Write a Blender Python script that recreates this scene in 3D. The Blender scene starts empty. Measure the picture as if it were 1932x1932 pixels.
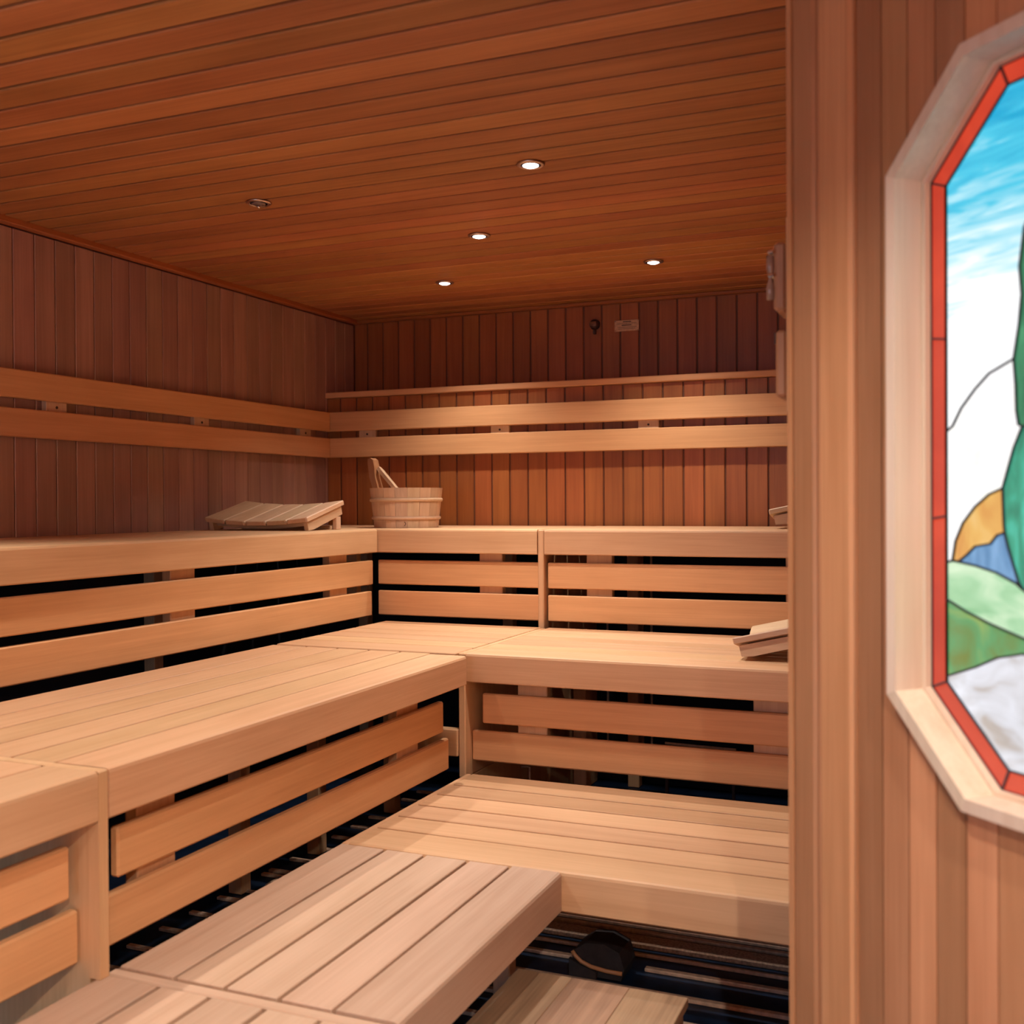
import bpy, bmesh, math, random
from mathutils import Vector, Matrix
random.seed(7)
S = bpy.context.scene
COL = S.collection

# ------------------------------------------------------------------ camera, world, exposure
CAM = (3.46805, -5.46256, 1.47557)
cam_d = bpy.data.cameras.new('camera')
cam = bpy.data.objects.new('camera', cam_d); COL.objects.link(cam)
RV = Vector((0.9225216, 0.38590354, -0.00568897)); UV = Vector((0.00189622, 0.01020815, 0.9999461)); FV = Vector((-0.38594081, 0.92248266, -0.00868548))
mw = Matrix.Identity(4)
for i in range(3):
    mw[i][0] = RV[i]; mw[i][1] = UV[i]; mw[i][2] = -FV[i]; mw[i][3] = CAM[i]
cam.matrix_world = mw
cam_d.sensor_fit = 'HORIZONTAL'; cam_d.sensor_width = 36.0
cam_d.lens = 36.0 * 2030.35 / 1932.0
cam_d.clip_start = 0.05; cam_d.clip_end = 60
cam_d.dof.use_dof = True; cam_d.dof.focus_distance = 4.3; cam_d.dof.aperture_fstop = 3.6
S.camera = cam

world = bpy.data.worlds.new('daylight'); S.world = world; world.use_nodes = True
bg = world.node_tree.nodes['Background']
bg.inputs['Color'].default_value = (0.66, 0.80, 1.0, 1); bg.inputs['Strength'].default_value = 3.6

S.view_settings.view_transform = 'Standard'; S.view_settings.look = 'None'
S.view_settings.gamma = 1.0; S.view_settings.use_curve_mapping = False
S.view_settings.exposure = 0.12

LAMP_W = 100.0                       # power of one downlight
LAMP_COL = (1.0, 0.95, 0.90)
LAMP_ANGLE = 116.0

# ------------------------------------------------------------------ dimensions (metres)
ZC = 2.600                          # ceiling
YU = 0.318                          # upper, set-back part of the back wall
ZL = 2.0964                         # ledge on the lower back wall
W = 3.181                           # right wall
EY = -3.414                         # where the right wall turns into the diagonal wall
Z3, Z2, Z1 = 1.35, 0.90, 0.4454     # bench tops
L3, B3 = 0.811, 0.8227
L2, B2 = 1.747, 1.7365
L1, B1 = 2.437, 2.6542
YN = -6.7                           # near wall, behind the camera
WN = 4.40                           # near room's right wall

# ------------------------------------------------------------------ materials
def nd(nt, t, **kw):
    n = nt.nodes.new(t)
    for k, v in kw.items(): setattr(n, k, v)
    return n

def wood(name, axis, dark, light, rough=0.5, vary=0.22, grain=1.0, bump=0.12, spec=0.35, hue=0.0, hvar=0.008):
    m = bpy.data.materials.new(name); m.use_nodes = True
    nt = m.node_tree; L = nt.links.new
    bs = nt.nodes['Principled BSDF']
    tc = nd(nt, 'ShaderNodeTexCoord'); oi = nd(nt, 'ShaderNodeObjectInfo')
    mul = nd(nt, 'ShaderNodeMath', operation='MULTIPLY'); mul.inputs[1].default_value = 61.7
    L(oi.outputs['Random'], mul.inputs[0])
    comb = nd(nt, 'ShaderNodeCombineXYZ')
    for i in range(3): L(mul.outputs[0], comb.inputs[i])
    add = nd(nt, 'ShaderNodeVectorMath', operation='ADD')
    L(tc.outputs['Object'], add.inputs[0]); L(comb.outputs[0], add.inputs[1])
    def mapping(along, across):
        mp = nd(nt, 'ShaderNodeMapping')
        sc = [across] * 3; sc['xyz'.index(axis)] = along
        mp.inputs['Scale'].default_value = sc
        L(add.outputs[0], mp.inputs['Vector']); return mp
    fine = nd(nt, 'ShaderNodeTexNoise'); fine.inputs['Scale'].default_value = 1.0; fine.inputs['Detail'].default_value = 4
    fine.inputs['Roughness'].default_value = 0.62; fine.inputs['Distortion'].default_value = 0.4
    L(mapping(3.5, 150 * grain).outputs[0], fine.inputs['Vector'])
    band = nd(nt, 'ShaderNodeTexNoise'); band.inputs['Scale'].default_value = 1.0; band.inputs['Detail'].default_value = 2
    band.inputs['Distortion'].default_value = 0.9
    L(mapping(0.9, 24 * grain).outputs[0], band.inputs['Vector'])
    blot = nd(nt, 'ShaderNodeTexNoise'); blot.inputs['Scale'].default_value = 1.0; blot.inputs['Detail'].default_value = 2
    L(mapping(2.2, 5).outputs[0], blot.inputs['Vector'])
    mix = nd(nt, 'ShaderNodeMix', data_type='FLOAT'); mix.inputs[0].default_value = 0.55
    L(fine.outputs['Fac'], mix.inputs[2]); L(band.outputs['Fac'], mix.inputs[3])
    mix2 = nd(nt, 'ShaderNodeMix', data_type='FLOAT'); mix2.inputs[0].default_value = 0.35
    L(mix.outputs[0], mix2.inputs[2]); L(blot.outputs['Fac'], mix2.inputs[3])
    ramp = nd(nt, 'ShaderNodeValToRGB')
    ramp.color_ramp.elements[0].position = 0.33; ramp.color_ramp.elements[0].color = (*dark, 1)
    ramp.color_ramp.elements[1].position = 0.66; ramp.color_ramp.elements[1].color = (*light, 1)
    L(mix2.outputs[0], ramp.inputs[0])
    # board-to-board variation
    mr = nd(nt, 'ShaderNodeMapRange'); mr.inputs['To Min'].default_value = 1 - vary; mr.inputs['To Max'].default_value = 1 + vary * 0.6
    L(oi.outputs['Random'], mr.inputs['Value'])
    m2 = nd(nt, 'ShaderNodeMath', operation='MULTIPLY'); m2.inputs[1].default_value = 7.31
    L(oi.outputs['Random'], m2.inputs[0])
    fr = nd(nt, 'ShaderNodeMath', operation='FRACT'); L(m2.outputs[0], fr.inputs[0])
    mh = nd(nt, 'ShaderNodeMapRange'); mh.inputs['To Min'].default_value = 0.5 - hvar + hue; mh.inputs['To Max'].default_value = 0.5 + hvar + hue
    L(fr.outputs[0], mh.inputs['Value'])
    hsv = nd(nt, 'ShaderNodeHueSaturation')
    L(mh.outputs[0], hsv.inputs['Hue']); L(mr.outputs[0], hsv.inputs['Value']); L(ramp.outputs[0], hsv.inputs['Color'])
    L(hsv.outputs[0], bs.inputs['Base Color'])
    bs.inputs['Roughness'].default_value = rough
    bs.inputs['Specular IOR Level'].default_value = spec
    bp = nd(nt, 'ShaderNodeBump'); bp.inputs['Strength'].default_value = bump; bp.inputs['Distance'].default_value = 0.002
    L(fine.outputs['Fac'], bp.inputs['Height']); L(bp.outputs[0], bs.inputs['Normal'])
    return m

def plain(name, col, rough=0.5, metal=0.0, emit=None, estr=0.0, noise=0.0, nscale=30, spec=0.5):
    m = bpy.data.materials.new(name); m.use_nodes = True
    nt = m.node_tree; bs = nt.nodes['Principled BSDF']
    bs.inputs['Base Color'].default_value = (*col, 1); bs.inputs['Roughness'].default_value = rough
    bs.inputs['Metallic'].default_value = metal; bs.inputs['Specular IOR Level'].default_value = spec
    if noise:
        tc = nd(nt, 'ShaderNodeTexCoord'); nz = nd(nt, 'ShaderNodeTexNoise'); nz.inputs['Scale'].default_value = nscale; nz.inputs['Detail'].default_value = 5
        nt.links.new(tc.outputs['Object'], nz.inputs['Vector'])
        rp = nd(nt, 'ShaderNodeValToRGB')
        rp.color_ramp.elements[0].position = 0.3; rp.color_ramp.elements[0].color = (*[c * (1 - noise) for c in col], 1)
        rp.color_ramp.elements[1].position = 0.7; rp.color_ramp.elements[1].color = (*[min(1, c * (1 + noise)) for c in col], 1)
        nt.links.new(nz.outputs['Fac'], rp.inputs[0]); nt.links.new(rp.outputs[0], bs.inputs['Base Color'])
    if emit:
        bs.inputs['Emission Color'].default_value = (*emit, 1); bs.inputs['Emission Strength'].default_value = estr
    return m

BENCH_D, BENCH_L = (0.56, 0.300, 0.140), (0.71, 0.415, 0.218)
WALL_D, WALL_L = (0.28, 0.076, 0.018), (0.43, 0.130, 0.034)
CEIL_D, CEIL_L = (0.35, 0.118, 0.038), (0.55, 0.212, 0.072)
LEFT_D, LEFT_L = (0.30, 0.145, 0.102), (0.46, 0.245, 0.172)
SIDE_D, SIDE_L = (0.40, 0.165, 0.066), (0.58, 0.275, 0.130)
M = {}
for ax in 'xyz':
    M['bench_' + ax] = wood('bench_wood_' + ax, ax, BENCH_D, BENCH_L, rough=0.55, vary=0.09, bump=0.06, hvar=0.004)
    M['rest_' + ax] = wood('orange_bench_wood_' + ax, ax, (0.61, 0.292, 0.118), (0.77, 0.395, 0.178), rough=0.55, vary=0.08, bump=0.06, hvar=0.003)
    M['foot_' + ax] = wood('daylit_grey_bench_wood_' + ax, ax, (0.49, 0.295, 0.180), (0.64, 0.420, 0.280), rough=0.6, vary=0.10, bump=0.08, hvar=0.003)  # low left bench wood, greyed to carry cool daylight in its colour
    M['wall_' + ax] = wood('wall_wood_' + ax, ax, WALL_D, WALL_L, rough=0.42, vary=0.16, bump=0.08, spec=0.35, hvar=0.004)
    M['ceil_' + ax] = wood('ceiling_wood_' + ax, ax, CEIL_D, CEIL_L, rough=0.5, vary=0.18, bump=0.06, spec=0.25)
    M['left_' + ax] = wood('left_wall_wood_' + ax, ax, LEFT_D, LEFT_L, rough=0.30, vary=0.16, bump=0.05, spec=0.5)
    M['side_' + ax] = wood('side_wood_' + ax, ax, SIDE_D, SIDE_L, rough=0.45, vary=0.32, bump=0.06, hvar=0.004)
    M['pale_' + ax] = wood('pale_wood_' + ax, ax, (0.56, 0.335, 0.185), (0.72, 0.475, 0.285), rough=0.55, vary=0.15, bump=0.08)
    M['frame_' + ax] = wood('frame_wood_' + ax, ax, (0.60, 0.43, 0.29), (0.76, 0.60, 0.44), rough=0.5, vary=0.08, bump=0.06)
    M['worn_' + ax] = wood('worn_wood_' + ax, ax, (0.22, 0.12, 0.065), (0.46, 0.27, 0.15), rough=0.6, vary=0.15, bump=0.15)
M['gap'] = plain('groove_wood', (0.055, 0.02, 0.011), 0.7)
M['gapceil'] = plain('groove_ceiling_wood', (0.022, 0.008, 0.005), 0.8)
M['gapleft'] = plain('groove_left_wood', (0.26, 0.105, 0.078), 0.6)
M['gapback'] = plain('groove_back_wood', (0.17, 0.050, 0.016), 0.6)
M['gapside'] = plain('groove_side_wood', (0.40, 0.165, 0.065), 0.6)
M['floor'] = plain('dark_floor', (0.006, 0.017, 0.042), 0.42, noise=0.5, nscale=14)
M['kerb'] = plain('speckled_stone', (0.44, 0.28, 0.18), 0.8, noise=0.35, nscale=120)
M['batten'] = plain('pale_batten', (0.66, 0.44, 0.30), 0.7, noise=0.2, nscale=60)
M['under'] = plain('underbench_shade', (0.014, 0.013, 0.018), 0.85)  # near-black: the shade under the benches put into the wall colour
M['brass'] = plain('brushed_brass', (0.62, 0.34, 0.16), 0.38, 0.85, noise=0.12, nscale=80)
M['nickel'] = plain('satin_nickel', (0.55, 0.42, 0.36), 0.3, 1.0)
M['lens_on'] = plain('lamp_lens_lit', (1, 1, 1), 0.3, emit=(1.0, 0.93, 0.95), estr=9.0)
M['lens_off'] = plain('lamp_lens_dark', (0.16, 0.10, 0.08), 0.15)
M['reflector'] = plain('lamp_reflector', (0.75, 0.70, 0.85), 0.25, 0.9)
M['ink'] = plain('dark_ink', (0.035, 0.015, 0.01), 0.6)
M['rubber'] = plain('dark_rubber', (0.028, 0.020, 0.020), 0.6, noise=0.3, nscale=40)
M['copper'] = plain('orange_strip', (0.55, 0.24, 0.10), 0.45)
M['lead'] = plain('lead_came', (0.045, 0.05, 0.065), 0.4, 0.6)
M['glasstube'] = plain('glass_tube', (0.35, 0.2, 0.13), 0.08)
M['chrome'] = plain('bright_metal', (0.85, 0.78, 0.70), 0.12, 1.0)
M['white'] = plain('pale_paper', (0.6, 0.5, 0.42), 0.7)
M['dark_metal'] = plain('bronze_cap', (0.10, 0.05, 0.035), 0.4, 0.5)

def clear_glass():
    m = bpy.data.materials.new('door_glass'); m.use_nodes = True; nt = m.node_tree
    nt.nodes.remove(nt.nodes['Principled BSDF'])
    tr = nd(nt, 'ShaderNodeBsdfTransparent'); tr.inputs[0].default_value = (0.80, 0.88, 0.95, 1)
    gl = nd(nt, 'ShaderNodeBsdfGlossy'); gl.inputs['Roughness'].default_value = 0.02
    mx = nd(nt, 'ShaderNodeMixShader'); mx.inputs[0].default_value = 0.08
    nt.links.new(tr.outputs[0], mx.inputs[1]); nt.links.new(gl.outputs[0], mx.inputs[2])
    nt.links.new(mx.outputs[0], nt.nodes['Material Output'].inputs[0]); return m
M['glass'] = clear_glass()

def stained(name, stops, strength, sx=6, sz=26, dist=1.0, axis_grad=None, amount=0.5):
    """daylit art glass: streaky colour, glowing from the daylight behind it"""
    m = bpy.data.materials.new(name); m.use_nodes = True; nt = m.node_tree; L = nt.links.new
    bs = nt.nodes['Principled BSDF']
    tc = nd(nt, 'ShaderNodeTexCoord'); mp = nd(nt, 'ShaderNodeMapping')
    mp.inputs['Scale'].default_value = (sx, 1, sz); mp.inputs['Rotation'].default_value = (0, 0.12, 0)
    L(tc.outputs['Object'], mp.inputs['Vector'])
    nz = nd(nt, 'ShaderNodeTexNoise'); nz.inputs['Scale'].default_value = 1; nz.inputs['Detail'].default_value = 4; nz.inputs['Distortion'].default_value = dist
    L(mp.outputs[0], nz.inputs['Vector'])
    fac = nz.outputs['Fac']
    if axis_grad:
        z0, z1 = axis_grad
        sp = nd(nt, 'ShaderNodeSeparateXYZ'); L(tc.outputs['Object'], sp.inputs[0])
        mr = nd(nt, 'ShaderNodeMapRange'); mr.inputs['From Min'].default_value = z0; mr.inputs['From Max'].default_value = z1
        L(sp.outputs['Z'], mr.inputs['Value'])
        sb = nd(nt, 'ShaderNodeMath', operation='SUBTRACT'); sb.inputs[1].default_value = 0.5; L(fac, sb.inputs[0])
        ma = nd(nt, 'ShaderNodeMath', operation='MULTIPLY_ADD'); ma.inputs[1].default_value = amount
        L(sb.outputs[0], ma.inputs[0]); L(mr.outputs[0], ma.inputs[2]); fac = ma.outputs[0]
    rp = nd(nt, 'ShaderNodeValToRGB')
    el = rp.color_ramp.elements
    while len(el) < len(stops): el.new(0.5)
    for e_, (p, c) in zip(el, stops): e_.position = p; e_.color = (*c, 1)
    L(fac, rp.inputs[0])
    bs.inputs['Base Color'].default_value = (0.03, 0.03, 0.03, 1); L(rp.outputs[0], bs.inputs['Emission Color'])
    bs.inputs['Emission Strength'].default_value = strength
    bs.inputs['Roughness'].default_value = 0.15
    return m

# ------------------------------------------------------------------ mesh helpers
_cache = {}
def box_mesh(sx, sy, sz, bev):
    key = (round(sx, 4), round(sy, 4), round(sz, 4), round(bev, 4))
    if key in _cache: return _cache[key]
    bm = bmesh.new(); bmesh.ops.create_cube(bm, size=1)
    bmesh.ops.scale(bm, vec=(sx, sy, sz), verts=bm.verts)
    if bev > 0: bmesh.ops.bevel(bm, geom=bm.edges[:], offset=bev, segments=1, affect='EDGES', profile=0.5)
    me = bpy.data.meshes.new('piece'); bm.to_mesh(me); bm.free(); _cache[key] = me
    return me

def link(o, parent, base=None):
    COL.objects.link(o)
    if parent is not None: o.parent = parent
    return o

def origin(o):
    v = Vector((0, 0, 0))
    while o is not None:
        v += o.location; o = o.parent
    return v

def setmat(me, mat):
    if not me.materials: me.materials.append(mat)

def piece(name, x0, x1, y0, y1, z0, z1, mat, parent=None, bev=0.003, local=False):
    """a box between world limits; `local` limits are the parent's own"""
    sx, sy, sz = x1 - x0, y1 - y0, z1 - z0
    me = box_mesh(sx, sy, sz, min(bev, 0.3 * min(sx, sy, sz)))
    o = bpy.data.objects.new(name, me)
    if not me.materials: me.materials.append(mat)
    o.material_slots[0].link = 'OBJECT' if me.materials[0] != mat else 'DATA'
    if me.materials[0] != mat: o.material_slots[0].material = mat
    c = Vector(((x0 + x1) / 2, (y0 + y1) / 2, (z0 + z1) / 2))
    link(o, parent)
    if parent is not None and not local: c = c - origin(parent)
    o.location = c
    return o

def mesh_obj(name, verts, faces, mat, parent=None, smooth=False):
    me = bpy.data.meshes.new(name); me.from_pydata([tuple(v) for v in verts], [], faces)
    bm = bmesh.new(); bm.from_mesh(me); bmesh.ops.recalc_face_normals(bm, faces=bm.faces); bm.to_mesh(me); bm.free()
    me.materials.append(mat)
    if smooth:
        for p in me.polygons: p.use_smooth = True
    o = bpy.data.objects.new(name, me); link(o, parent); return o

def prism(name, poly, y0, y1, mat, parent=None, plane='xz'):
    """polygon (a, b) extruded along the third axis"""
    n = len(poly)
    def P(a, b, c): return {'xz': (a, c, b), 'xy': (a, b, c), 'yz': (c, a, b)}[plane]
    cx = sum(p[0] for p in poly) / n; cz = sum(p[1] for p in poly) / n
    cy = (y0 + y1) / 2
    v = [P(a - cx, b - cz, y0 - cy) for a, b in poly] + [P(a - cx, b - cz, y1 - cy) for a, b in poly]
    f = [list(range(n))[::-1], list(range(n, 2 * n))] + [[i, (i + 1) % n, n + (i + 1) % n, n + i] for i in range(n)]
    o = mesh_obj(name, v, f, mat, parent); o.location = P(cx, cz, cy); return o

def lathe_mesh(name, prof, seg, mat, parent=None, smooth=True, closed=False):
    v, f = [], []
    m = len(prof)
    for k in range(seg):
        a = 2 * math.pi * k / seg
        for r, z in prof: v.append((r * math.cos(a), r * math.sin(a), z))
    for k in range(seg):
        k2 = (k + 1) % seg
        for i in range(m - 1 if not closed else m):
            j = (i + 1) % m
            f.append([k * m + i, k2 * m + i, k2 * m + j, k * m + j])
    if not closed:
        if prof[0][0] > 1e-6: f.append([k * m for k in range(seg)][::-1])
        if prof[-1][0] > 1e-6: f.append([k * m + m - 1 for k in range(seg)])
    me_o = mesh_obj(name, v, f, mat, parent, smooth)
    bm = bmesh.new(); bm.from_mesh(me_o.data); bmesh.ops.remove_doubles(bm, verts=bm.verts, dist=1e-6); bmesh.ops.recalc_face_normals(bm, faces=bm.faces); bm.to_mesh(me_o.data); bm.free()
    return me_o

def empty(name, loc, rz=0.0, parent=None):
    o = bpy.data.objects.new(name, None); link(o, parent); o.location = loc; o.rotation_euler = (0, 0, rz)
    o.empty_display_size = 0.05; return o

def thing(name, label, cat, loc, rz=0.0, group=None):
    o = empty(name, loc, rz); o['label'] = label; o['category'] = cat
    if group: o['group'] = group
    return o

def tag(o, label, cat, group=None):
    o['label'] = label; o['category'] = cat
    if group: o['group'] = group
    return o

def struct(o, label, cat):
    o['kind'] = 'structure'; o['label'] = label; o['category'] = cat; return o

def tube(name, pts, r, mat, parent=None, seg=8):
    """round bar along a polyline"""
    v, f = [], []
    n = len(pts); P = [Vector(p) for p in pts]
    for i, p in enumerate(P):
        t = (P[min(i + 1, n - 1)] - P[max(i - 1, 0)]).normalized()
        up = Vector((0, 0, 1)) if abs(t.z) < 0.9 else Vector((1, 0, 0))
        a = t.cross(up).normalized(); b = t.cross(a)
        for k in range(seg):
            an = 2 * math.pi * k / seg
            v.append(p + a * r * math.cos(an) + b * r * math.sin(an))
    for i in range(n - 1):
        for k in range(seg):
            k2 = (k + 1) % seg
            f.append([i * seg + k, i * seg + k2, (i + 1) * seg + k2, (i + 1) * seg + k])
    f.append(list(range(seg))[::-1]); f.append([(n - 1) * seg + k for k in range(seg)])
    return mesh_obj(name, v, f, mat, parent, True)

# ------------------------------------------------------------------ the room
floor = struct(piece('floor', -0.06, WN + 0.1, YN - 0.1, YU + 0.1, -0.12, 0.0, M['floor'], bev=0), 'dark blue-black floor under the benches', 'floor')
k = 0
y = -1.865
rows = [-0.60, -0.76, -0.92, -1.08, -1.24, -1.40, -1.56, -1.72, -1.865, -1.915]
rows += [-2.095] + [-2.19 - 0.157 * i for i in range(0, 22)]
for yy in rows:
    if abs(yy + 2.19) < 0.01:
        piece('floor_batten', 0.9, 2.475, yy - 0.011, yy + 0.011, 0.0005, 0.012, M['batten'], floor, 0.002)
        piece('floor_batten', 2.545, W - 0.02, yy - 0.011, yy + 0.011, 0.0005, 0.012, M['batten'], floor, 0.002)
    else:
        w = 0.006 if abs(yy + 2.095) < 0.01 else 0.011
        xr = W - 0.02 if yy > EY else 3.0
        piece('floor_batten', 0.9, xr, yy - w, yy + w, 0.0005, 0.012, M['batten'], floor, 0.002)
piece('floor_kerb', 1.0, W - 0.02, -2.040, -1.968, 0.0005, 0.020, M['kerb'], floor, 0.004)

# ceiling: boards across the room over a dark backing
ceil = struct(piece('ceiling', -0.06, WN + 0.1, YN - 0.1, YU + 0.1, ZC + 0.016, ZC + 0.12, M['gapceil'], bev=0), 'red-brown wooden board ceiling with recessed downlights', 'ceiling')
PITCH_C = 0.1166
yk = -2.943 - PITCH_C * 36
while yk < YU - 0.02:
    y1 = min(yk + PITCH_C - 0.014, YU - 0.005)
    xr = W - 0.01 if yk > EY + 0.02 else WN - 0.01
    piece('ceiling_board', 0.045, xr, yk, y1, ZC, ZC + 0.0155, M['ceil_x'], ceil, 0.003)
    yk += PITCH_C
struct(piece('trim_1', 0.001, 0.043, YN, YU - 0.002, ZC - 0.022, ZC + 0.014, M['wall_y'], bev=0.004), 'narrow brown cornice strip between left wall and ceiling', 'trim')
struct(piece('trim_2', 0.045, W - 0.002, YU - 0.045, YU - 0.002, ZC - 0.020, ZC - 0.0005, M['wall_x'], bev=0.004), 'narrow dark cornice strip between back wall and ceiling', 'trim')

# left wall
PITCH = 0.108
wl = struct(piece('wall_left', -0.06, -0.0135, YN, YU + 0.1, 0.0005, ZC + 0.014, M['gapleft'], bev=0), 'left wall of upright red-brown wooden boards', 'wall')
yk = YU - 0.01
while yk > YN + 0.1:
    piece('wall_board', -0.013, 0.0, yk - PITCH + 0.003, yk, 1.300, ZC - 0.024, M['left_z'], wl, 0.0035)
    yk -= PITCH
piece('shade_panel', -0.013, -0.006, YN + 0.01, YU - 0.01, 0.001, 1.298, M['under'], wl, 0)  # dark panel in place of boards, painting the shade under the benches

# back wall: lower part comes forward to y = 0, upper part stands back
wb = struct(piece('wall_back', -0.012, W + 0.05, YU + 0.0075, YU + 0.06, 0.0005, ZC + 0.014, M['gapback'], bev=0), 'back wall of upright red-brown wooden boards, set back above the ledge', 'wall')
piece('wall_core', 0.001, W - 0.001, 0.0075, 0.03, 0.001, ZL - 0.001, M['gapback'], wb, 0)
piece('shade_panel', 0.001, W - 0.001, 0.001, 0.007, 0.001, 1.298, M['under'], wb, 0)  # same painted under-bench shade along the back wall
xg = 1.927 - PITCH * 18
x = xg
while x < W:
    a, b = max(x + 0.0045, 0.002), min(x + PITCH - 0.0045, W - 0.002)
    if b - a > 0.01:
        piece('wall_board', a, b, 0.0, 0.007, 1.300, ZL - 0.001, M['wall_z'], wb, 0.0025)
        piece('wall_board', a, b, YU, YU + 0.007, ZL + 0.035, ZC - 0.001, M['wall_z'], wb, 0.003)
    x += PITCH
struct(piece('trim_3', 0.002, W - 0.002, -0.026, YU - 0.002, ZL, ZL + 0.033, M['rest_x'], bev=0.004), 'thin wooden ledge running along the back wall above the backrest', 'trim')
# thin pale upright battens on the back wall under the benches
for xb in (1.405, 1.481, 1.554, 1.622, 1.732, 1.877, 1.923, 1.971):
    piece('upright_batten', xb - 0.005, xb + 0.005, -0.012, -0.001, 0.05, 1.22, M['batten'], wb, 0.001)

# right wall behind the corner
wr = struct(piece('wall_right', W + 0.0135, W + 0.05, EY + 0.03, YU + 0.01, 0.0005, ZC + 0.014, M['gap'], bev=0), 'right wall of upright boards beyond the corner post', 'wall')
yk = YU - 0.01
while yk > EY + 0.12:
    piece('wall_board', W, W + 0.013, yk - PITCH + 0.008, yk, 0.001, ZC - 0.001, M['wall_z'], wr, 0.003)
    yk -= PITCH

# ------------------------------------------------------------------ diagonal wall with the stained-glass window
TC = 0.70                            # window centre along the wall
I_L, I_ZH, I_ZT, I_ZL, I_ZB, I_C = 0.288, 1.991, 2.130, 1.170, 1.033, 0.145
I_R = 2 * TC - I_L
def octo(off):
    """inner octagon of the frame grown by off (counter-clockwise from lower left)"""
    d = off * 0.4142
    return [(I_L - off, I_ZL - d), (I_L + I_C - d, I_ZB - off), (I_R - I_C + d, I_ZB - off), (I_R + off, I_ZL - d),
            (I_R + off, I_ZH + d), (I_R - I_C + d, I_ZT + off), (I_L + I_C - d, I_ZT + off), (I_L - off, I_ZH + d)]
dwall = struct(empty('wall_diagonal', (W, EY, 0), -math.pi / 4), 'diagonal wall of upright orange-brown boards around the stained-glass window', 'wall')
TE = 1.72
OC = octo(0.004)
def bound(t, lower):
    """z of the octagonal opening at t"""
    pts = [OC[0], OC[1], OC[2], OC[3]] if lower else [OC[7], OC[6], OC[5], OC[4]]
    for (a, za), (b, zb) in zip(pts, pts[1:]):
        if a - 1e-9 <= t <= b + 1e-9: return za + (zb - za) * (t - a) / (b - a)
    return None
def upright(name, a, b, y0, y1, mat, cut=True):
    lo, hi = OC[0][0], OC[3][0]
    if not cut or b <= lo or a >= hi:
        return [prism(name, [(a, 0.001), (b, 0.001), (b, ZC - 0.001), (a, ZC - 0.001)], y0, y1, mat, dwall)]
    out = []
    ts = sorted({a, b} | {t for t, _ in OC if a < t < b})
    for lower in (True, False):
        edge = []
        for t in ts:
            z = bound(min(max(t, lo), hi), lower)
            edge.append((t, z))
        if a < lo < b: edge = [(a, 1.58), (lo, 1.58)] + [e for e in edge if e[0] >= lo - 1e-9]
        if a < hi < b: edge = [e for e in edge if e[0] <= hi + 1e-9] + [(hi, 1.58), (b, 1.58)]
        base = 0.001 if lower else ZC - 0.001
        poly = [(a, base), (b, base)] + edge[::-1] if lower else [(b, base), (a, base)] + edge
        dd = []
        for p in poly:
            if not dd or (abs(p[0] - dd[-1][0]) + abs(p[1] - dd[-1][1])) > 1e-5: dd.append(p)
        out.append(prism(name, dd, y0, y1, mat, dwall))
    return out
# corner boards and wall boards (room side is -y in the wall's own frame)
prism('corner_post', [(0.0, 0.001), (0.0135, 0.001), (0.0135, ZC - 0.001), (0.0, ZC - 0.001)], -0.016, 0.03, M['side_z'], dwall)
for (a, b, y0) in ((0.0145, 0.0775, -0.016), (0.0855, 0.1725, -0.014)):
    o = piece('corner_board', a, b, y0, 0.012, 0.001, ZC - 0.001, M['side_z'], dwall, 0.006, local=True)
for (a, b) in ((0.0780, 0.0850), (0.1730, 0.1770)):
    piece('groove_strip', a, b, -0.009, 0.012, 0.001, ZC - 0.001, M['side_z'], dwall, 0.001, local=True)
t = 0.1775
while t < TE:
    upright('wall_board', t, min(t + 0.0570, TE), -0.003, 0.012, M['side_z'])
    t += 0.0600
# backing with the opening left free
back = []
for (a, b) in ((0.03, OC[0][0]), (OC[0][0], OC[1][0]), (OC[1][0], OC[2][0]), (OC[2][0], OC[3][0]), (OC[3][0], TE)):
    upright('wall_core', a, b, 0.0125, 0.085, M['gapside'])

win = struct(empty('window_1', (0, 0, 0)), 'octagonal stained-glass window with red border in a pale wooden frame', 'window')
win.location = (W, EY, 0); win.rotation_euler = (0, 0, -math.pi / 4)
def ring(name, off0, off1, y0, y1, mat, parent):
    A, B = octo(off0), octo(off1)
    for i in range(8):
        j = (i + 1) % 8
        g = 0.0004
        prism(name, [A[i], A[j], B[j], B[i]], y0, y1, mat, parent)
ring('frame_board', 0.021, 0.001, -0.022, 0.095, M['frame_z'], win)
ring('glazing_bead', 0.0005, -0.006, 0.034, 0.047, M['frame_z'], win)

# art glass
RED = stained('red_glass', [(0.3, (0.50, 0.030, 0.010)), (0.7, (0.74, 0.060, 0.018))], 0.95, 4, 5)
SKY = stained('sky_glass', [(0.0, (1.0, 1.0, 1.0)), (0.50, (0.98, 0.99, 1.0)), (0.66, (0.42, 0.76, 0.86)), (0.82, (0.06, 0.54, 0.74)), (1.0, (0.003, 0.36, 0.62))], 1.05, 5, 44, 1.6, (1.45, 2.10), 0.65)
PETAL = stained('white_glass', [(0.25, (0.97, 0.93, 0.62)), (0.42, (1.0, 0.985, 0.95)), (0.7, (0.95, 0.94, 0.98))], 1.05, 10, 9)
ORANGE = stained('amber_glass', [(0.3, (0.66, 0.27, 0.06)), (0.55, (0.80, 0.46, 0.12)), (0.75, (0.86, 0.58, 0.24))], 0.98, 22, 10)
BLUE = stained('blue_glass', [(0.3, (0.06, 0.19, 0.38)), (0.7, (0.22, 0.42, 0.68))], 1.0, 22, 8)
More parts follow.
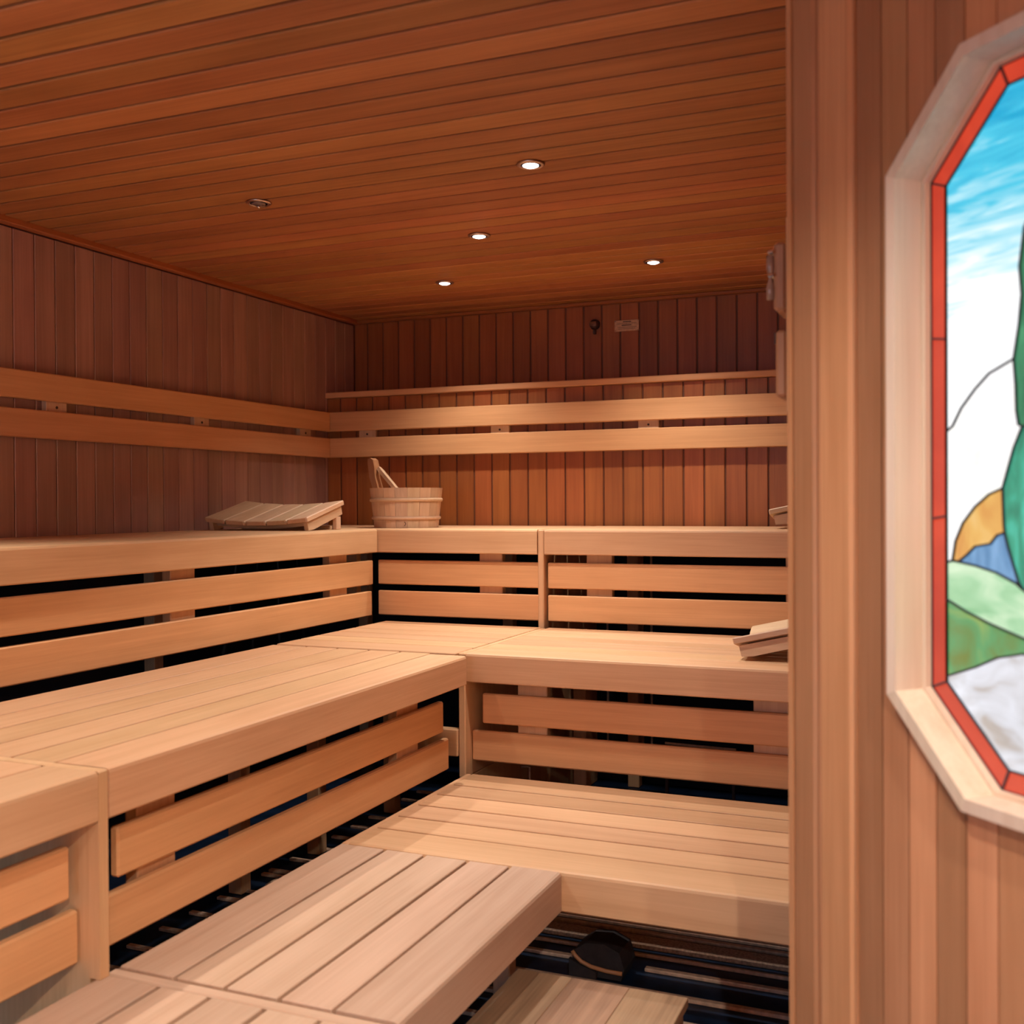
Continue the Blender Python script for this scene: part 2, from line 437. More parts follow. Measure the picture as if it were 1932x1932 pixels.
LGREEN = stained('pale_green_glass', [(0.3, (0.26, 0.55, 0.28)), (0.5, (0.42, 0.70, 0.42)), (0.7, (0.70, 0.88, 0.62))], 0.98, 9, 26)
GREEN = stained('moss_green_glass', [(0.3, (0.17, 0.24, 0.05)), (0.5, (0.11, 0.36, 0.14)), (0.7, (0.30, 0.44, 0.12))], 0.95, 12, 14)
GREY = stained('milky_glass', [(0.3, (0.50, 0.44, 0.40)), (0.45, (0.68, 0.68, 0.72)), (0.7, (0.84, 0.86, 0.94))], 0.95, 14, 22)
TEAL = stained('teal_glass', [(0.3, (0.02, 0.22, 0.13)), (0.52, (0.04, 0.38, 0.24)), (0.72, (0.10, 0.74, 0.58))], 0.95, 30, 9)
LEAF = stained('leaf_glass', [(0.3, (0.015, 0.15, 0.07)), (0.7, (0.07, 0.34, 0.16))], 0.95, 20, 8)
GY0, GY1 = 0.049, 0.053
def mir(P): return [(2 * TC - a, b) for a, b in P]
came = []
def pane(poly, mat, both=True):
    for P in ([poly, mir(poly)[::-1]] if both else [poly]):
        n = len(P)
        v = [(a, GY0, b) for a, b in P] + [(a, GY1, b) for a, b in P]
        f = [list(range(n))[::-1], list(range(n, 2 * n))] + [[i, (i + 1) % n, n + (i + 1) % n, n + i] for i in range(n)]
        o = mesh_obj('glass_pane', v, f, mat, win)
        came.extend([(P[i], P[(i + 1) % n]) for i in range(n)])
    return
RO, RI = octo(-0.0055), octo(-0.038)
# red border pieces: the tall sides in three lengths
for i in range(8):
    j = (i + 1) % 8
    if i in (3, 7):
        cuts = [0, (1.7376 - 1.17) / 0.82, (1.4446 - 1.17) / 0.82, 1]
        if i == 7: cuts = [0, 1 - (1.7376 - 1.17) / 0.82 * 0 - (1.7376 - 1.17) / 0.82 + 0, 1 - (1.4446 - 1.17) / 0.82, 1]
        cuts = sorted(cuts)
    elif i in (1, 5): cuts = [0, 0.5, 1]
    else: cuts = [0, 1]
    for c0, c1 in zip(cuts, cuts[1:]):
        lp = lambda p, q, s: (p[0] + (q[0] - p[0]) * s, p[1] + (q[1] - p[1]) * s)
        pane([lp(RO[i], RO[j], c0), lp(RO[i], RO[j], c1), lp(RI[i], RI[j], c1), lp(RI[i], RI[j], c0)], RED, False)
il = RI[0][0]
leafc = [(0.478, 1.8731), (0.4694, 1.8184), (0.4731, 1.7772), (0.4682, 1.7337), (0.4585, 1.6843)]
c1 = [(0.4585, 1.6843), (0.4118, 1.6676), (0.3849, 1.6469), (0.357, 1.6198), (0.3389, 1.5928), (il, 1.5851)]
stem = [(0.4585, 1.6843), (0.4618, 1.6479), (0.4632, 1.6071), (0.467, 1.5864), (0.4737, 1.5837)]
bulb = [(0.4737, 1.5837), (0.4583, 1.5525), (0.4455, 1.516), (0.4376, 1.4931), (0.4399, 1.4407), (0.4414, 1.4264), (0.4473, 1.406), (0.4675, 1.3519), (0.4742, 1.3438)]
orng = [(0.4376, 1.4931), (0.4114, 1.4838), (0.3844, 1.4652), (0.3598, 1.4394), (0.3445, 1.4107), (0.3383, 1.3802)]
wave = [(0.4414, 1.4264), (0.4271, 1.4221), (0.414, 1.4088), (0.3843, 1.4037), (0.368, 1.3902), (0.3509, 1.3787)]
lgt = [(il, 1.3763), (0.3383, 1.3794), (0.3509, 1.3783), (0.3842, 1.3742), (0.4243, 1.3659), (0.4627, 1.3516), (0.4742, 1.3438), (0.56, 1.30), (TC, 1.262)]
lgb = [(il, 1.3173), (0.3648, 1.3019), (0.411, 1.2875), (0.474, 1.272), (0.60, 1.255), (TC, 1.25)]
grb = [(il, 1.1947), (0.3838, 1.2165), (0.4271, 1.237), (0.474, 1.248), (0.52, 1.2605)]
pane([(il, 1.5851), c1[4], c1[3], c1[2], c1[1]] + [leafc[4], leafc[3], leafc[2], leafc[1], leafc[0], (0.52, 1.95), (0.60, 2.0), (TC, 2.03), (TC, RI[6][1]), RI[6], RI[7]], SKY)
lf = leafc[::-1] + [(0.52, 1.95), (0.60, 2.0)]
pane([(0.4737, 1.5837), (0.467, 1.5864), (0.4632, 1.6071), (0.4618, 1.6479)] + lf + [(TC, 2.03)] + mir(lf)[::-1] + mir([(0.4737, 1.5837), (0.467, 1.5864), (0.4632, 1.6071), (0.4618, 1.6479)])[::-1] , LEAF, False)
pane(c1[::-1] + stem[1:] + bulb[1:4] + orng[1:] + [lgt[1], (il, 1.3763)][1:], PETAL)
pane(orng + [(0.3509, 1.3787)] + wave[::-1][1:] + [bulb[4]], ORANGE)
pane(wave[::-1] + bulb[6:8] + [lgt[5], lgt[4], lgt[3]], BLUE)
bl = bulb + [(0.56, 1.30)]
pane(bl + [(TC, 1.262)] + mir(bl)[::-1], TEAL, False)
pane(lgt + lgb[::-1], LGREEN)
gb = [(il, 1.1947), (0.3838, 1.2165), (0.4271, 1.237), (0.474, 1.2485), (0.56, 1.2515), (0.60, 1.255)]
pane([lgb[0], lgb[1], lgb[2], lgb[3], lgb[4]] + gb[::-1][1:], GREEN)
pane([gb[0], gb[1], gb[2], gb[3], gb[4], (0.60, 1.255), (TC, 1.25), (TC, RI[1][1]), RI[1], RI[0]], GREY)
# lead came over every joint, one continuous net
seen, cv, cf = set(), [], []
for (a, b) in came:
    key = tuple(sorted(((round(a[0], 4), round(a[1], 4)), (round(b[0], 4), round(b[1], 4)))))
    if key in seen: continue
    seen.add(key)
    d = Vector((b[0] - a[0], b[1] - a[1]))
    if d.length < 1e-5: continue
    d.normalize(); n = Vector((-d.y, d.x)) * 0.0016; e2 = d * 0.0008
    q = len(cv)
    for yy in (GY0 - 0.003, GY1 + 0.003):
        for p in ((a[0] + n.x - e2.x, a[1] + n.y - e2.y), (a[0] - n.x - e2.x, a[1] - n.y - e2.y), (b[0] - n.x + e2.x, b[1] - n.y + e2.y), (b[0] + n.x + e2.x, b[1] + n.y + e2.y)):
            cv.append((p[0], yy, p[1]))
    cf += [[q, q + 1, q + 2, q + 3], [q + 7, q + 6, q + 5, q + 4], [q, q + 4, q + 5, q + 1], [q + 1, q + 5, q + 6, q + 2], [q + 2, q + 6, q + 7, q + 3], [q + 3, q + 7, q + 4, q]]
mesh_obj('lead_came', cv, cf, M['lead'], win)

# the room behind the camera: side wall and a front wall with a glass door for daylight
dx, dy = W + TE * 0.7071, EY - TE * 0.7071
ws = struct(piece('wall_side', dx, dx + 0.05, YN, dy + 0.02, 0.0005, ZC + 0.014, M['side_z'], bev=0), 'plain board wall to the right of the viewer', 'wall')
wf = struct(empty('wall_front', (0, YN, 0)), 'front wall of upright boards around the glass door', 'wall')
DX0, DX1, DZ = 0.5, 2.6, 2.25
for (a, b, z0, z1) in ((-0.05, DX0, 0.001, ZC), (DX1, dx + 0.05, 0.001, ZC), (DX0, DX1, DZ, ZC)):
    piece('wall_core', a, b, YN - 0.05, YN - 0.001, z0, z1, M['side_z'], wf, 0)
door = struct(empty('door_1', (DX0, YN - 0.03, 0)), 'glass door letting daylight in behind the viewer', 'door')
for (a, b, z0, z1) in ((DX0 + 0.002, DX0 + 0.07, 0.002, DZ - 0.002), (DX1 - 0.07, DX1 - 0.002, 0.002, DZ - 0.002), (DX0 + 0.071, DX1 - 0.071, DZ - 0.07, DZ - 0.002)):
    piece('door_frame', a, b, YN - 0.055, YN - 0.002, z0, z1, M['side_z'], door, 0.004)
piece('door_pane', DX0 + 0.072, DX1 - 0.072, YN - 0.032, YN - 0.026, 0.004, DZ - 0.072, M['glass'], door, 0)
pl = bpy.data.lights.new('daylight_portal', 'AREA'); pl.shape = 'RECTANGLE'; pl.size = DX1 - DX0; pl.size_y = DZ
pl.cycles.is_portal = True
po = bpy.data.objects.new('daylight_portal', pl); COL.objects.link(po)
po.location = ((DX0 + DX1) / 2, YN - 0.06, DZ / 2); po.rotation_euler = (math.pi / 2, 0, 0)   # faces the room (+y)

# ------------------------------------------------------------------ benches
TH = 0.028
def L_plank(name, axis, a0, a1, edge, width, top, drop, mat, parent):
    """front plank with a deep rounded lip; edge = outer face. axis 'y': lip faces +x; axis 'x': lip faces -y"""
    r = 0.010
    s = 0.032
    prof = [(-width, top), (-r, top), (-0.003, top - 0.003), (0, top - r), (0, top - drop + 0.004), (-0.004, top - drop), (-s, top - drop), (-s, top - TH), (-width, top - TH)]
    if axis == 'y':
        poly = [(edge + a, z) for a, z in prof]
        return place(prism(name, poly, a0, a1, mat, None, 'xz'), parent)
    poly = [(edge - a, z) for a, z in prof]
    return place(prism(name, poly, a0, a1, mat, None, 'yz'), parent)
def place(o, parent):
    o.parent = parent; o.location = Vector(o.location) - origin(parent); return o

def bench(name, label, base, group=None):
    return thing(name, label, 'bench', base, group=group)
GRP = 'tiered sauna benches'

def planks(axis, cuts, a0, a1, gap, top, mat, parent):
    for c0, c1 in zip(cuts, cuts[1:]):
        lo, hi = min(c0, c1) + gap / 2, max(c0, c1) - gap / 2
        if axis == 'y': piece('plank', lo, hi, a0, a1, top - TH, top, mat, parent, 0.002)
        else: piece('plank', a0, a1, lo, hi, top - TH, top, mat, parent, 0.002)

T1 = (1.077, 1.196); T2 = (0.925, 1.045)       # skirt boards under the top tier
S1 = (0.625, 0.740); S2 = (0.478, 0.595)       # under the middle tier
YE = -5.3                                      # left benches run on beyond the picture

# --- top tier
b = bench('sauna_bench', 'highest sauna bench along the left wall, carrying the five-slat headrest', (L3 / 2, -3.0, 0))
planks('y', [0.03, 0.186, 0.342, 0.498, 0.654], YE, -B3 - 0.012, 0.009, Z3, M['bench_y'], b)
L_plank('front_plank', 'y', YE, -B3 - 0.012, L3, 0.152, Z3, 0.1158, M['bench_y'], b)
piece('skirt_board', L3 - 0.046, L3 - 0.021, YE, -0.838, *T1, M['rest_y'], b, 0.004)
piece('skirt_board', L3 - 0.046, L3 - 0.021, YE, -0.850, *T2, M['rest_y'], b, 0.004)
for (a, c) in ((-2.278, -2.14), (-1.19, -1.04), (-3.5, -3.36), (-4.7, -4.56)):
    piece('support_post', L3 - 0.088, L3 - 0.047, a, c, T2[0] + 0.004, Z3 - TH - 0.001, M['bench_z'], b, 0.003)
piece('rear_rail', 0.06, 0.10, YE, -B3 - 0.03, Z3 - 0.09, Z3 - TH - 0.001, M['bench_y'], b, 0.003)
for yy in (-1.6, -2.8, -4.0): piece('rear_post', 0.06, 0.12, yy - 0.03, yy + 0.03, 0.002, Z3 - 0.091, M['bench_z'], b, 0.003)

cut3 = [-0.035, -0.185, -0.345, -0.505, -0.667]
b = bench('sauna_bench', 'highest sauna bench in the back left corner, carrying the wooden bucket', (0.8, -0.45, 0))
planks('x', cut3, 0.02, 1.651, 0.009, Z3, M['bench_x'], b)
L_plank('front_plank', 'x', 0.02, 1.651, -B3, 0.152, Z3, 0.1158, M['bench_x'], b)
piece('skirt_board', 0.795, 1.651, -0.800, -0.775, *T1, M['rest_x'], b, 0.004)
piece('skirt_board', 0.795, 1.651, -0.800, -0.775, *T2, M['rest_x'], b, 0.004)
piece('divider_panel', 1.654, 1.683, -B3 + 0.002, -0.04, Z2 - 0.2, Z3 - 0.001, M['bench_z'], b, 0.004)
piece('divider_foot', 1.654, 1.683, -0.76, -0.04, 0.002, Z2 - 0.202, M['bench_z'], b, 0.002)
piece('support_post', 1.336, 1.455, -0.774, -0.735, T2[0] + 0.004, Z3 - TH - 0.001, M['bench_z'], b, 0.003)
piece('support_post', 0.55, 0.66, -0.774, -0.735, T2[0] + 0.004, Z3 - TH - 0.001, M['bench_z'], b, 0.003)
for xx in (0.3, 1.2): piece('rear_post', xx - 0.03, xx + 0.03, -0.11, -0.05, 0.002, Z3 - TH - 0.001, M['bench_z'], b, 0.003)

b = bench('sauna_bench', 'highest sauna bench at the back right, beyond the upright divider panel', (2.4, -0.45, 0))
planks('x', cut3, 1.687, W - 0.015, 0.009, Z3, M['bench_x'], b)
L_plank('front_plank', 'x', 1.687, W - 0.015, -B3, 0.152, Z3, 0.1158, M['bench_x'], b)
piece('skirt_board', 1.695, W - 0.02, -0.800, -0.775, *T1, M['rest_x'], b, 0.004)
piece('skirt_board', 1.695, W - 0.02, -0.800, -0.775, *T2, M['rest_x'], b, 0.004)
for (a, c) in ((1.876, 1.998), (2.772, 2.89)):
    piece('support_post', a, c, -0.774, -0.735, T2[0] + 0.004, Z3 - TH - 0.001, M['bench_z'], b, 0.003)
for xx in (1.9, 2.9): piece('rear_post', xx - 0.03, xx + 0.03, -0.11, -0.05, 0.002, Z3 - TH - 0.001, M['bench_z'], b, 0.003)

# --- middle tier
YA = -1.772
b = bench('sauna_bench', 'middle-tier sauna bench along the left side, between two upright panels', (1.3, -2.7, 0))
cut2 = [0.862, 1.030, 1.175, 1.318, 1.458, 1.592]
planks('y', cut2, -3.638, YA - 0.012, 0.010, Z2, M['bench_y'], b)
L_plank('front_plank', 'y', -3.638, YA - 0.03, L2, 0.150, Z2, 0.1102, M['bench_y'], b)
piece('skirt_board', 1.667, 1.692, -3.555, -1.885, *S1, M['rest_y'], b, 0.005)
piece('skirt_board', 1.667, 1.692, -3.600, -1.842, *S2, M['rest_y'], b, 0.005)
for (a, c) in ((-2.195, -2.04), (-3.464, -3.33)):
    piece('support_post', 1.628, 1.666, a, c, S2[0] + 0.004, Z2 - TH - 0.001, M['bench_z'], b, 0.003)
place(prism('divider_panel', [(0.88, 0.002), (1.716, 0.002), (1.716, Z1 + 0.001), (L2 - 0.002, Z1 + 0.001), (L2 - 0.002, Z2 - 0.004), (L2 - 0.006, Z2 - 0.001), (0.88, Z2 - 0.001)], -3.668, -3.641, M['bench_z'], None, 'xz'), b)
for yy in (-2.1, -3.4): piece('rear_post', 0.90, 0.96, yy - 0.03, yy + 0.03, 0.002, Z2 - TH - 0.001, M['bench_z'], b, 0.003)

b = bench('sauna_bench', 'middle-tier sauna bench at the left edge of the picture, nearest the viewer', (1.3, -4.4, 0))
planks('y', cut2, YE, -3.671, 0.010, Z2, M['bench_y'], b)
L_plank('front_plank', 'y', YE, -3.671, L2, 0.150, Z2, 0.1102, M['bench_y'], b)
piece('skirt_board', 1.667, 1.692, YE, -3.697, *S1, M['rest_y'], b, 0.005)
piece('skirt_board', 1.667, 1.692, YE, -3.674, *S2, M['rest_y'], b, 0.005)
for (a, c) in ((-4.02, -3.885), (-5.1, -4.97)):
    piece('support_post', 1.628, 1.666, a, c, S2[0] + 0.004, Z2 - TH - 0.001, M['bench_z'], b, 0.003)
for yy in (-3.9, -5.0): piece('rear_post', 0.90, 0.96, yy - 0.03, yy + 0.03, 0.002, Z2 - TH - 0.001, M['bench_z'], b, 0.003)

cutb = [-0.835, -0.985, -1.135, -1.285, -1.435, -1.585]
b = bench('sauna_bench', 'middle-tier sauna bench section filling the back left corner', (1.2, -1.3, 0))
planks('x', cutb, 0.862, 1.677, 0.010, Z2, M['bench_x'], b)
piece('plank', 0.862, 1.677, -1.755, -1.590, Z2 - TH, Z2, M['bench_x'], b, 0.0035)
piece('divider_panel', 1.681, 1.710, -B2 + 0.001, -0.86, 0.42, Z2 - 0.001, M['bench_z'], b, 0.004)
piece('divider_foot', 1.681, 1.710, -1.66, -0.86, 0.002, 0.418, M['bench_z'], b, 0.002)
piece('cross_beam', 1.45, 1.679, -1.74, -1.70, 0.500, 0.605, M['bench_x'], b, 0.004)
for (xx, yy) in ((0.95, -0.95), (1.5, -0.95), (0.95, -1.6)): piece('rear_post', xx - 0.03, xx + 0.03, yy - 0.03, yy + 0.03, 0.002, Z2 - TH - 0.001, M['bench_z'], b, 0.003)

b = bench('sauna_bench', 'middle-tier sauna bench at the back right, carrying the tilted headrest', (2.4, -1.3, 0))
planks('x', cutb, 1.714, W - 0.015, 0.010, Z2, M['bench_x'], b)
L_plank('front_plank', 'x', 1.714, W - 0.015, -B2, 0.1465, Z2, 0.1102, M['bench_x'], b)
piece('skirt_board', 1.757, W - 0.02, -1.682, -1.657, *S1, M['rest_x'], b, 0.005)
piece('skirt_board', 1.713, W - 0.02, -1.682, -1.657, *S2, M['rest_x'], b, 0.005)
for (a, c) in ((1.895, 2.015), (2.79, 2.911)):
    piece('support_post', a, c, -1.656, -1.616, S2[0] + 0.004, Z2 - TH - 0.001, M['bench_z'], b, 0.003)
for xx in (1.9, 2.9): piece('rear_post', xx - 0.03, xx + 0.03, -0.95, -0.89, 0.002, Z2 - TH - 0.001, M['bench_z'], b, 0.003)

# --- low tier
cut1 = [1.7247, 1.882, 2.015, 2.153, 2.286]
b = bench('sauna_bench', 'lowest sauna bench on the left, its wide planks running toward the viewer', (2.1, -3.1, 0))
planks('y', cut1, -3.592, -B1 - 0.008, 0.011, Z1, M['foot_y'], b)
L_plank('front_plank', 'y', -3.592, -B1 - 0.003, L1, 0.146, Z1, 0.1118, M['foot_y'], b)
piece('end_strip', 1.7247, L1 - 0.004, -3.632, -3.600, Z1 - 0.11, Z1 - 0.002, M['foot_x'], b, 0.004)
piece('cross_beam', 1.76, L1 - 0.06, -2.75, -2.71, Z1 - 0.10, Z1 - TH - 0.001, M['foot_x'], b, 0.003)
for (xx, yy) in ((1.80, -2.80), (2.29, -2.72), (1.80, -3.5), (2.29, -3.5)): piece('leg', xx - 0.025, xx + 0.025, yy - 0.025, yy + 0.025, 0.014, Z1 - TH - 0.001, M['foot_z'], b, 0.003)

b = bench('sauna_bench', 'lowest sauna bench in the bottom left corner of the picture', (2.1, -4.4, 0))
planks('y', cut1, YE, -3.640, 0.013, Z1, M['foot_y'], b)
L_plank('front_plank', 'y', YE, -3.640, L1, 0.145, Z1, 0.1118, M['foot_y'], b)
for (xx, yy) in ((1.80, -3.72), (2.36, -3.72), (1.80, -5.1), (2.36, -5.1)): piece('leg', xx - 0.025, xx + 0.025, yy - 0.025, yy + 0.025, 0.014, Z1 - TH - 0.001, M['foot_z'], b, 0.003)

b = bench('sauna_bench', 'lowest sauna bench across the back, beneath the middle tier with the headrest', (2.4, -2.2, 0))
cutl = [-1.752, -1.923, -2.060, -2.204, -2.345, -2.483]
planks('x', cutl, 1.7475, W - 0.015, 0.011, Z1, M['bench_x'], b)
L_plank('front_plank', 'x', 1.7475, W - 0.015, -B1, 0.1655, Z1, 0.1118, M['bench_x'], b)
piece('end_strip', 1.7215, 1.7440, -B1 + 0.002, -1.752, Z1 - 0.09, Z1 - 0.002, M['bench_y'], b, 0.004)
for (xx, yy) in ((1.80, -1.85), (1.80, -2.55), (3.08, -1.85), (3.08, -2.55)): piece('leg', xx - 0.025, xx + 0.025, yy - 0.025, yy + 0.025, 0.014, Z1 - TH - 0.001, M['bench_z'], b, 0.003)

# ------------------------------------------------------------------ backrests
BA = 0.056
ZB = ((1.898, 2.010), (1.745, 1.858))
br = thing('backrest', 'two-slat wooden backrest fixed along the left wall', 'backrest', (0, -2.2, 1.745))
for z0, z1 in ZB: piece('backrest_slat', BA - 0.028, BA, YE, -BA - 0.001, z0, z1, M['rest_y'], br, 0.004)
for yc in (-2.092, -1.174, -0.27, -3.05, -4.0, -5.0):
    blk = piece('spacer_block', 0.0005, BA - 0.029, yc - 0.055, yc + 0.055, 1.765, 1.99, M['pale_z'], br, 0.002)
    s = lathe_mesh('screw_head', [(0.0, 0.0), (0.006, 0.0), (0.006, 0.002), (0.0, 0.002)], 10, M['ink'], blk, False)
    s.location = (0.0136, 0, 0.0); s.rotation_euler = (0, math.pi / 2, 0)
br = thing('backrest', 'two-slat wooden backrest fixed along the back wall under the thin ledge', 'backrest', (1.6, 0, 1.745))
for z0, z1 in ZB: piece('backrest_slat', 0.004, W - 0.004, -BA, -BA + 0.028, z0, z1, M['rest_x'], br, 0.004)
for xc in (0.287, 1.124, 1.965, 2.8):
    blk = piece('spacer_block', xc - 0.055, xc + 0.055, -BA + 0.029, -0.0005, 1.765, 1.99, M['pale_z'], br, 0.002)
    s = lathe_mesh('screw_head', [(0.0, 0.0), (0.006, 0.0), (0.006, 0.002), (0.0, 0.002)], 10, M['ink'], blk, False)
    s.location = (0, -0.0136, 0.0); s.rotation_euler = (math.pi / 2, 0, 0)

# ------------------------------------------------------------------ ceiling downlights
def downlight(x, y, on, label, power=1.0, angle=LAMP_ANGLE):
    t = thing('ceiling_downlight', label, 'lamp', (x, y, ZC - 0.0005), group='recessed ceiling downlights')
    lathe_mesh('trim_ring', [(0.034, -0.001), (0.047, -0.001), (0.047, -0.004), (0.040, -0.009), (0.034, -0.006)], 28, M['nickel'], t, True, True)
    lathe_mesh('reflector', [(0.0335, -0.0065), (0.0335, -0.001), (0.0, -0.001), (0.0, -0.002), (0.031, -0.002), (0.032, -0.0065)], 28, M['reflector'], t, True, False)
    le = lathe_mesh('lens', [(0.0, -0.0025), (0.027, -0.0025), (0.027, -0.008), (0.018, -0.012), (0.0, -0.0135)], 24, M['lens_on'] if on else M['lens_off'], t, True, False)
    if not on:
        lathe_mesh('bulb_pin', [(0.0, -0.014), (0.006, -0.0142), (0.007, -0.020), (0.0, -0.025)], 12, M['chrome'], t)
    if on:
        l = bpy.data.lights.new('downlight_beam', 'SPOT'); l.energy = LAMP_W * power; l.color = LAMP_COL
        l.spot_size = math.radians(angle); l.spot_blend = 1.0; l.shadow_soft_size = 0.022
        o = bpy.data.objects.new('downlight_beam', l); link(o, t); o.location = (0, 0, -0.045)
downlight(2.150, -2.135, True, 'large lit ceiling downlight nearest the viewer', 0.85)
downlight(1.600, -1.338, True, 'lit ceiling downlight in the middle of the five', 0.85)
downlight(1.040, -0.530, True, 'lit ceiling downlight nearest the back left corner', 0.46)
downlight(2.140, -0.560, True, 'lit ceiling downlight at the back right above the brass plate', 0.52)
downlight(1.055, -2.120, False, 'unlit ceiling downlight near the left wall')
downlight(1.050, -3.720, True, 'lit ceiling downlight over the near left benches, above the picture', 1.0)
downlight(2.880, -4.150, True, 'lit ceiling downlight just ahead of the viewer, above the picture', 0.75, 112)
downlight(4.050, -6.200, True, 'added wide fill lamp in the corner behind the viewer', 3.4, 160)  # unseen strong lamp added as front fill for the bench skirts
downlight(3.990, -4.720, True, 'lit ceiling downlight beside the window, out of the picture', 0.8, 150)

# ------------------------------------------------------------------ headrests
def headrest(label, loc, rz, length, width, rise, n=5, low=0.034, cup=0.036):
    """slats along local +x climbing from the low end at x=0; dished across local y"""
    t = thing('wooden_headrest', label, 'headrest', loc, rz, 'wooden sauna headrests')
    al = math.atan2(rise, length); ca, sa = math.cos(al), math.sin(al)
    def up(x, y, z): return (x * ca - z * sa, y, low + x * sa + z * ca)
    w = width / n
    def h(y): return cup * (2 * y / width) ** 2
    th = 0.022
    for i in range(n):
        y0 = -width / 2 + i * w + 0.003; y1 = y0 + w - 0.006
        r = 0.004
        sec = []
        z0, z1 = h(y0), h(y1)
        sec = [(y0, z0), (y1, z1), (y1, z1 + th - r), (y1 - r, z1 + th), (y0 + r, z0 + th), (y0, z0 + th - r)]
        v = []; m = len(sec)
        for xx, ins in ((0.0, 0.004), (0.004, 0), (length - 0.004, 0), (length, 0.004)):
            for (yy, zz) in sec:
                ym = (y0 + y1) / 2; zm = (z0 + z1) / 2 + th / 2
                v.append(up(xx, ym + (yy - ym) * (1 - ins / 0.03), zm + (zz - zm) * (1 - ins / 0.02)))
        f = [list(range(m))[::-1], list(range(3 * m, 4 * m))]
        for k_ in range(3): f += [[k_ * m + q, k_ * m + (q + 1) % m, (k_ + 1) * m + (q + 1) % m, (k_ + 1) * m + q] for q in range(m)]
        mesh_obj('slat', v, f, M['pale_x'], t)
    # side rails under the outer slats, following the slope
    for sgn in (-1, 1):
        yc = sgn * (width / 2 - 0.024)
        zt = h(abs(yc) - 0.012) - 0.001
        v = []
        for xx, drop in ((0.016, 0.040), (0.060, 0.046), (length - 0.015, 0.040)):
            for yy in (yc - 0.011, yc + 0.011):
                v.append(up(xx, yy, zt)); q = up(xx, yy, zt - drop); v.append((q[0], q[1], max(q[2], 0.001)))
        f = [[0, 1, 3, 2], [8, 10, 11, 9]]
        for k_ in (0, 4): f += [[k_, k_ + 4, k_ + 5, k_ + 1], [k_ + 2, k_ + 3, k_ + 7, k_ + 6], [k_, k_ + 2, k_ + 6, k_ + 4], [k_ + 1, k_ + 5, k_ + 7, k_ + 3]]
        mesh_obj('side_rail', v, f, M['pale_x'], t)
        top = up(length - 0.05, 0, zt - 0.041)
        piece('foot', top[0] - 0.02, top[0] + 0.02, yc - 0.011, yc + 0.011, 0.001, top[2] - 0.002, M['pale_z'], t, 0.002, local=True)
    # curved cross rails
    for xx in (0.05, length - 0.08):
        ys = [(-width / 2 + 0.04) + (width - 0.08) * k_ / 8 for k_ in range(9)]
        v = []
        for yy in ys:
            for dx_ in (-0.010, 0.010):
                q1 = up(xx + dx_, yy, h(yy) - 0.0015); q2 = up(xx + dx_, yy, max(h(yy) - 0.024, -low * 0.9 - (xx + dx_) * sa)); v.append(q1); v.append((q2[0], q2[1], max(q2[2], 0.001)))
        f = [[0, 1, 3, 2], [32, 34, 35, 33]]
        for k_ in range(8):
            q = 4 * k_
            f += [[q, q + 4, q + 5, q + 1], [q + 2, q + 3, q + 7, q + 6], [q, q + 2, q + 6, q + 4], [q + 1, q + 5, q + 7, q + 3]]
        mesh_obj('cross_rail', v, f, M['pale_y'], t)
    piece('base_rail', length * ca - 0.075, length * ca - 0.035, -width / 2 + 0.038, width / 2 - 0.038, 0.001, 0.018, M['pale_y'], t, 0.002, local=True)
    return t
headrest('dished wooden headrest on the highest left bench', (0.395, -1.250, Z3), math.pi / 2, 0.335, 0.585, 0.083, 5, 0.022, 0.020)
headrest('tilted wooden headrest on the middle bench, cut off by the corner post', (2.712, -1.375, Z2), 0.0, 0.40, 0.40, 0.095, 5, 0.028, 0.034)
headrest('wooden headrest on the highest back bench, mostly hidden by the corner post', (2.672, -0.34, Z3), 0.0, 0.40, 0.40, 0.085, 5, 0.034, 0.034)

# ------------------------------------------------------------------ bucket and ladle
BX, BY = 0.806, -0.52
bk = thing('wooden_bucket', 'round wooden stave bucket with two hoops on the highest back bench', 'bucket', (BX, BY, Z3))
NS, RB, RT, HB, TB = 18, 0.166, 0.188, 0.204, 0.016
for i in range(NS):
    a0 = 2 * math.pi * i / NS + 0.004; a1 = 2 * math.pi * (i + 1) / NS - 0.004
    tall = (i == 8)
    v = []
    rows_ = [(0.001, RB), (HB, RT)]
    for z, r in rows_:
        for a in (a0, (a0 + a1) / 2, a1): v.append((r * math.cos(a), r * math.sin(a), z))
        for a in (a1, (a0 + a1) / 2, a0): v.append(((r - TB) * math.cos(a), (r - TB) * math.sin(a), z))
    f = [list(range(6))[::-1], list(range(6, 12))] + [[k_, (k_ + 1) % 6, 6 + (k_ + 1) % 6, 6 + k_] for k_ in range(6)]
    mesh_obj('stave', v, f, M['pale_z'], bk)
for z, wd in ((0.143, 0.020), (0.050, 0.018)):
    r0 = RB + (RT - RB) * (z / HB) + 0.0006
    lathe_mesh('hoop', [(r0, z - wd / 2), (r0 + 0.006, z - wd / 2 + 0.003), (r0 + 0.0075, z), (r0 + 0.006, z + wd / 2 - 0.003), (r0 + 0.001, z + wd / 2)], 36, M['pale_x'], bk, True, True)
lathe_mesh('bottom', [(0.0, 0.012), (RB - TB - 0.001, 0.012), (RB - TB + 0.001, 0.028), (0.0, 0.028)], 36, M['pale_x'], bk, False)
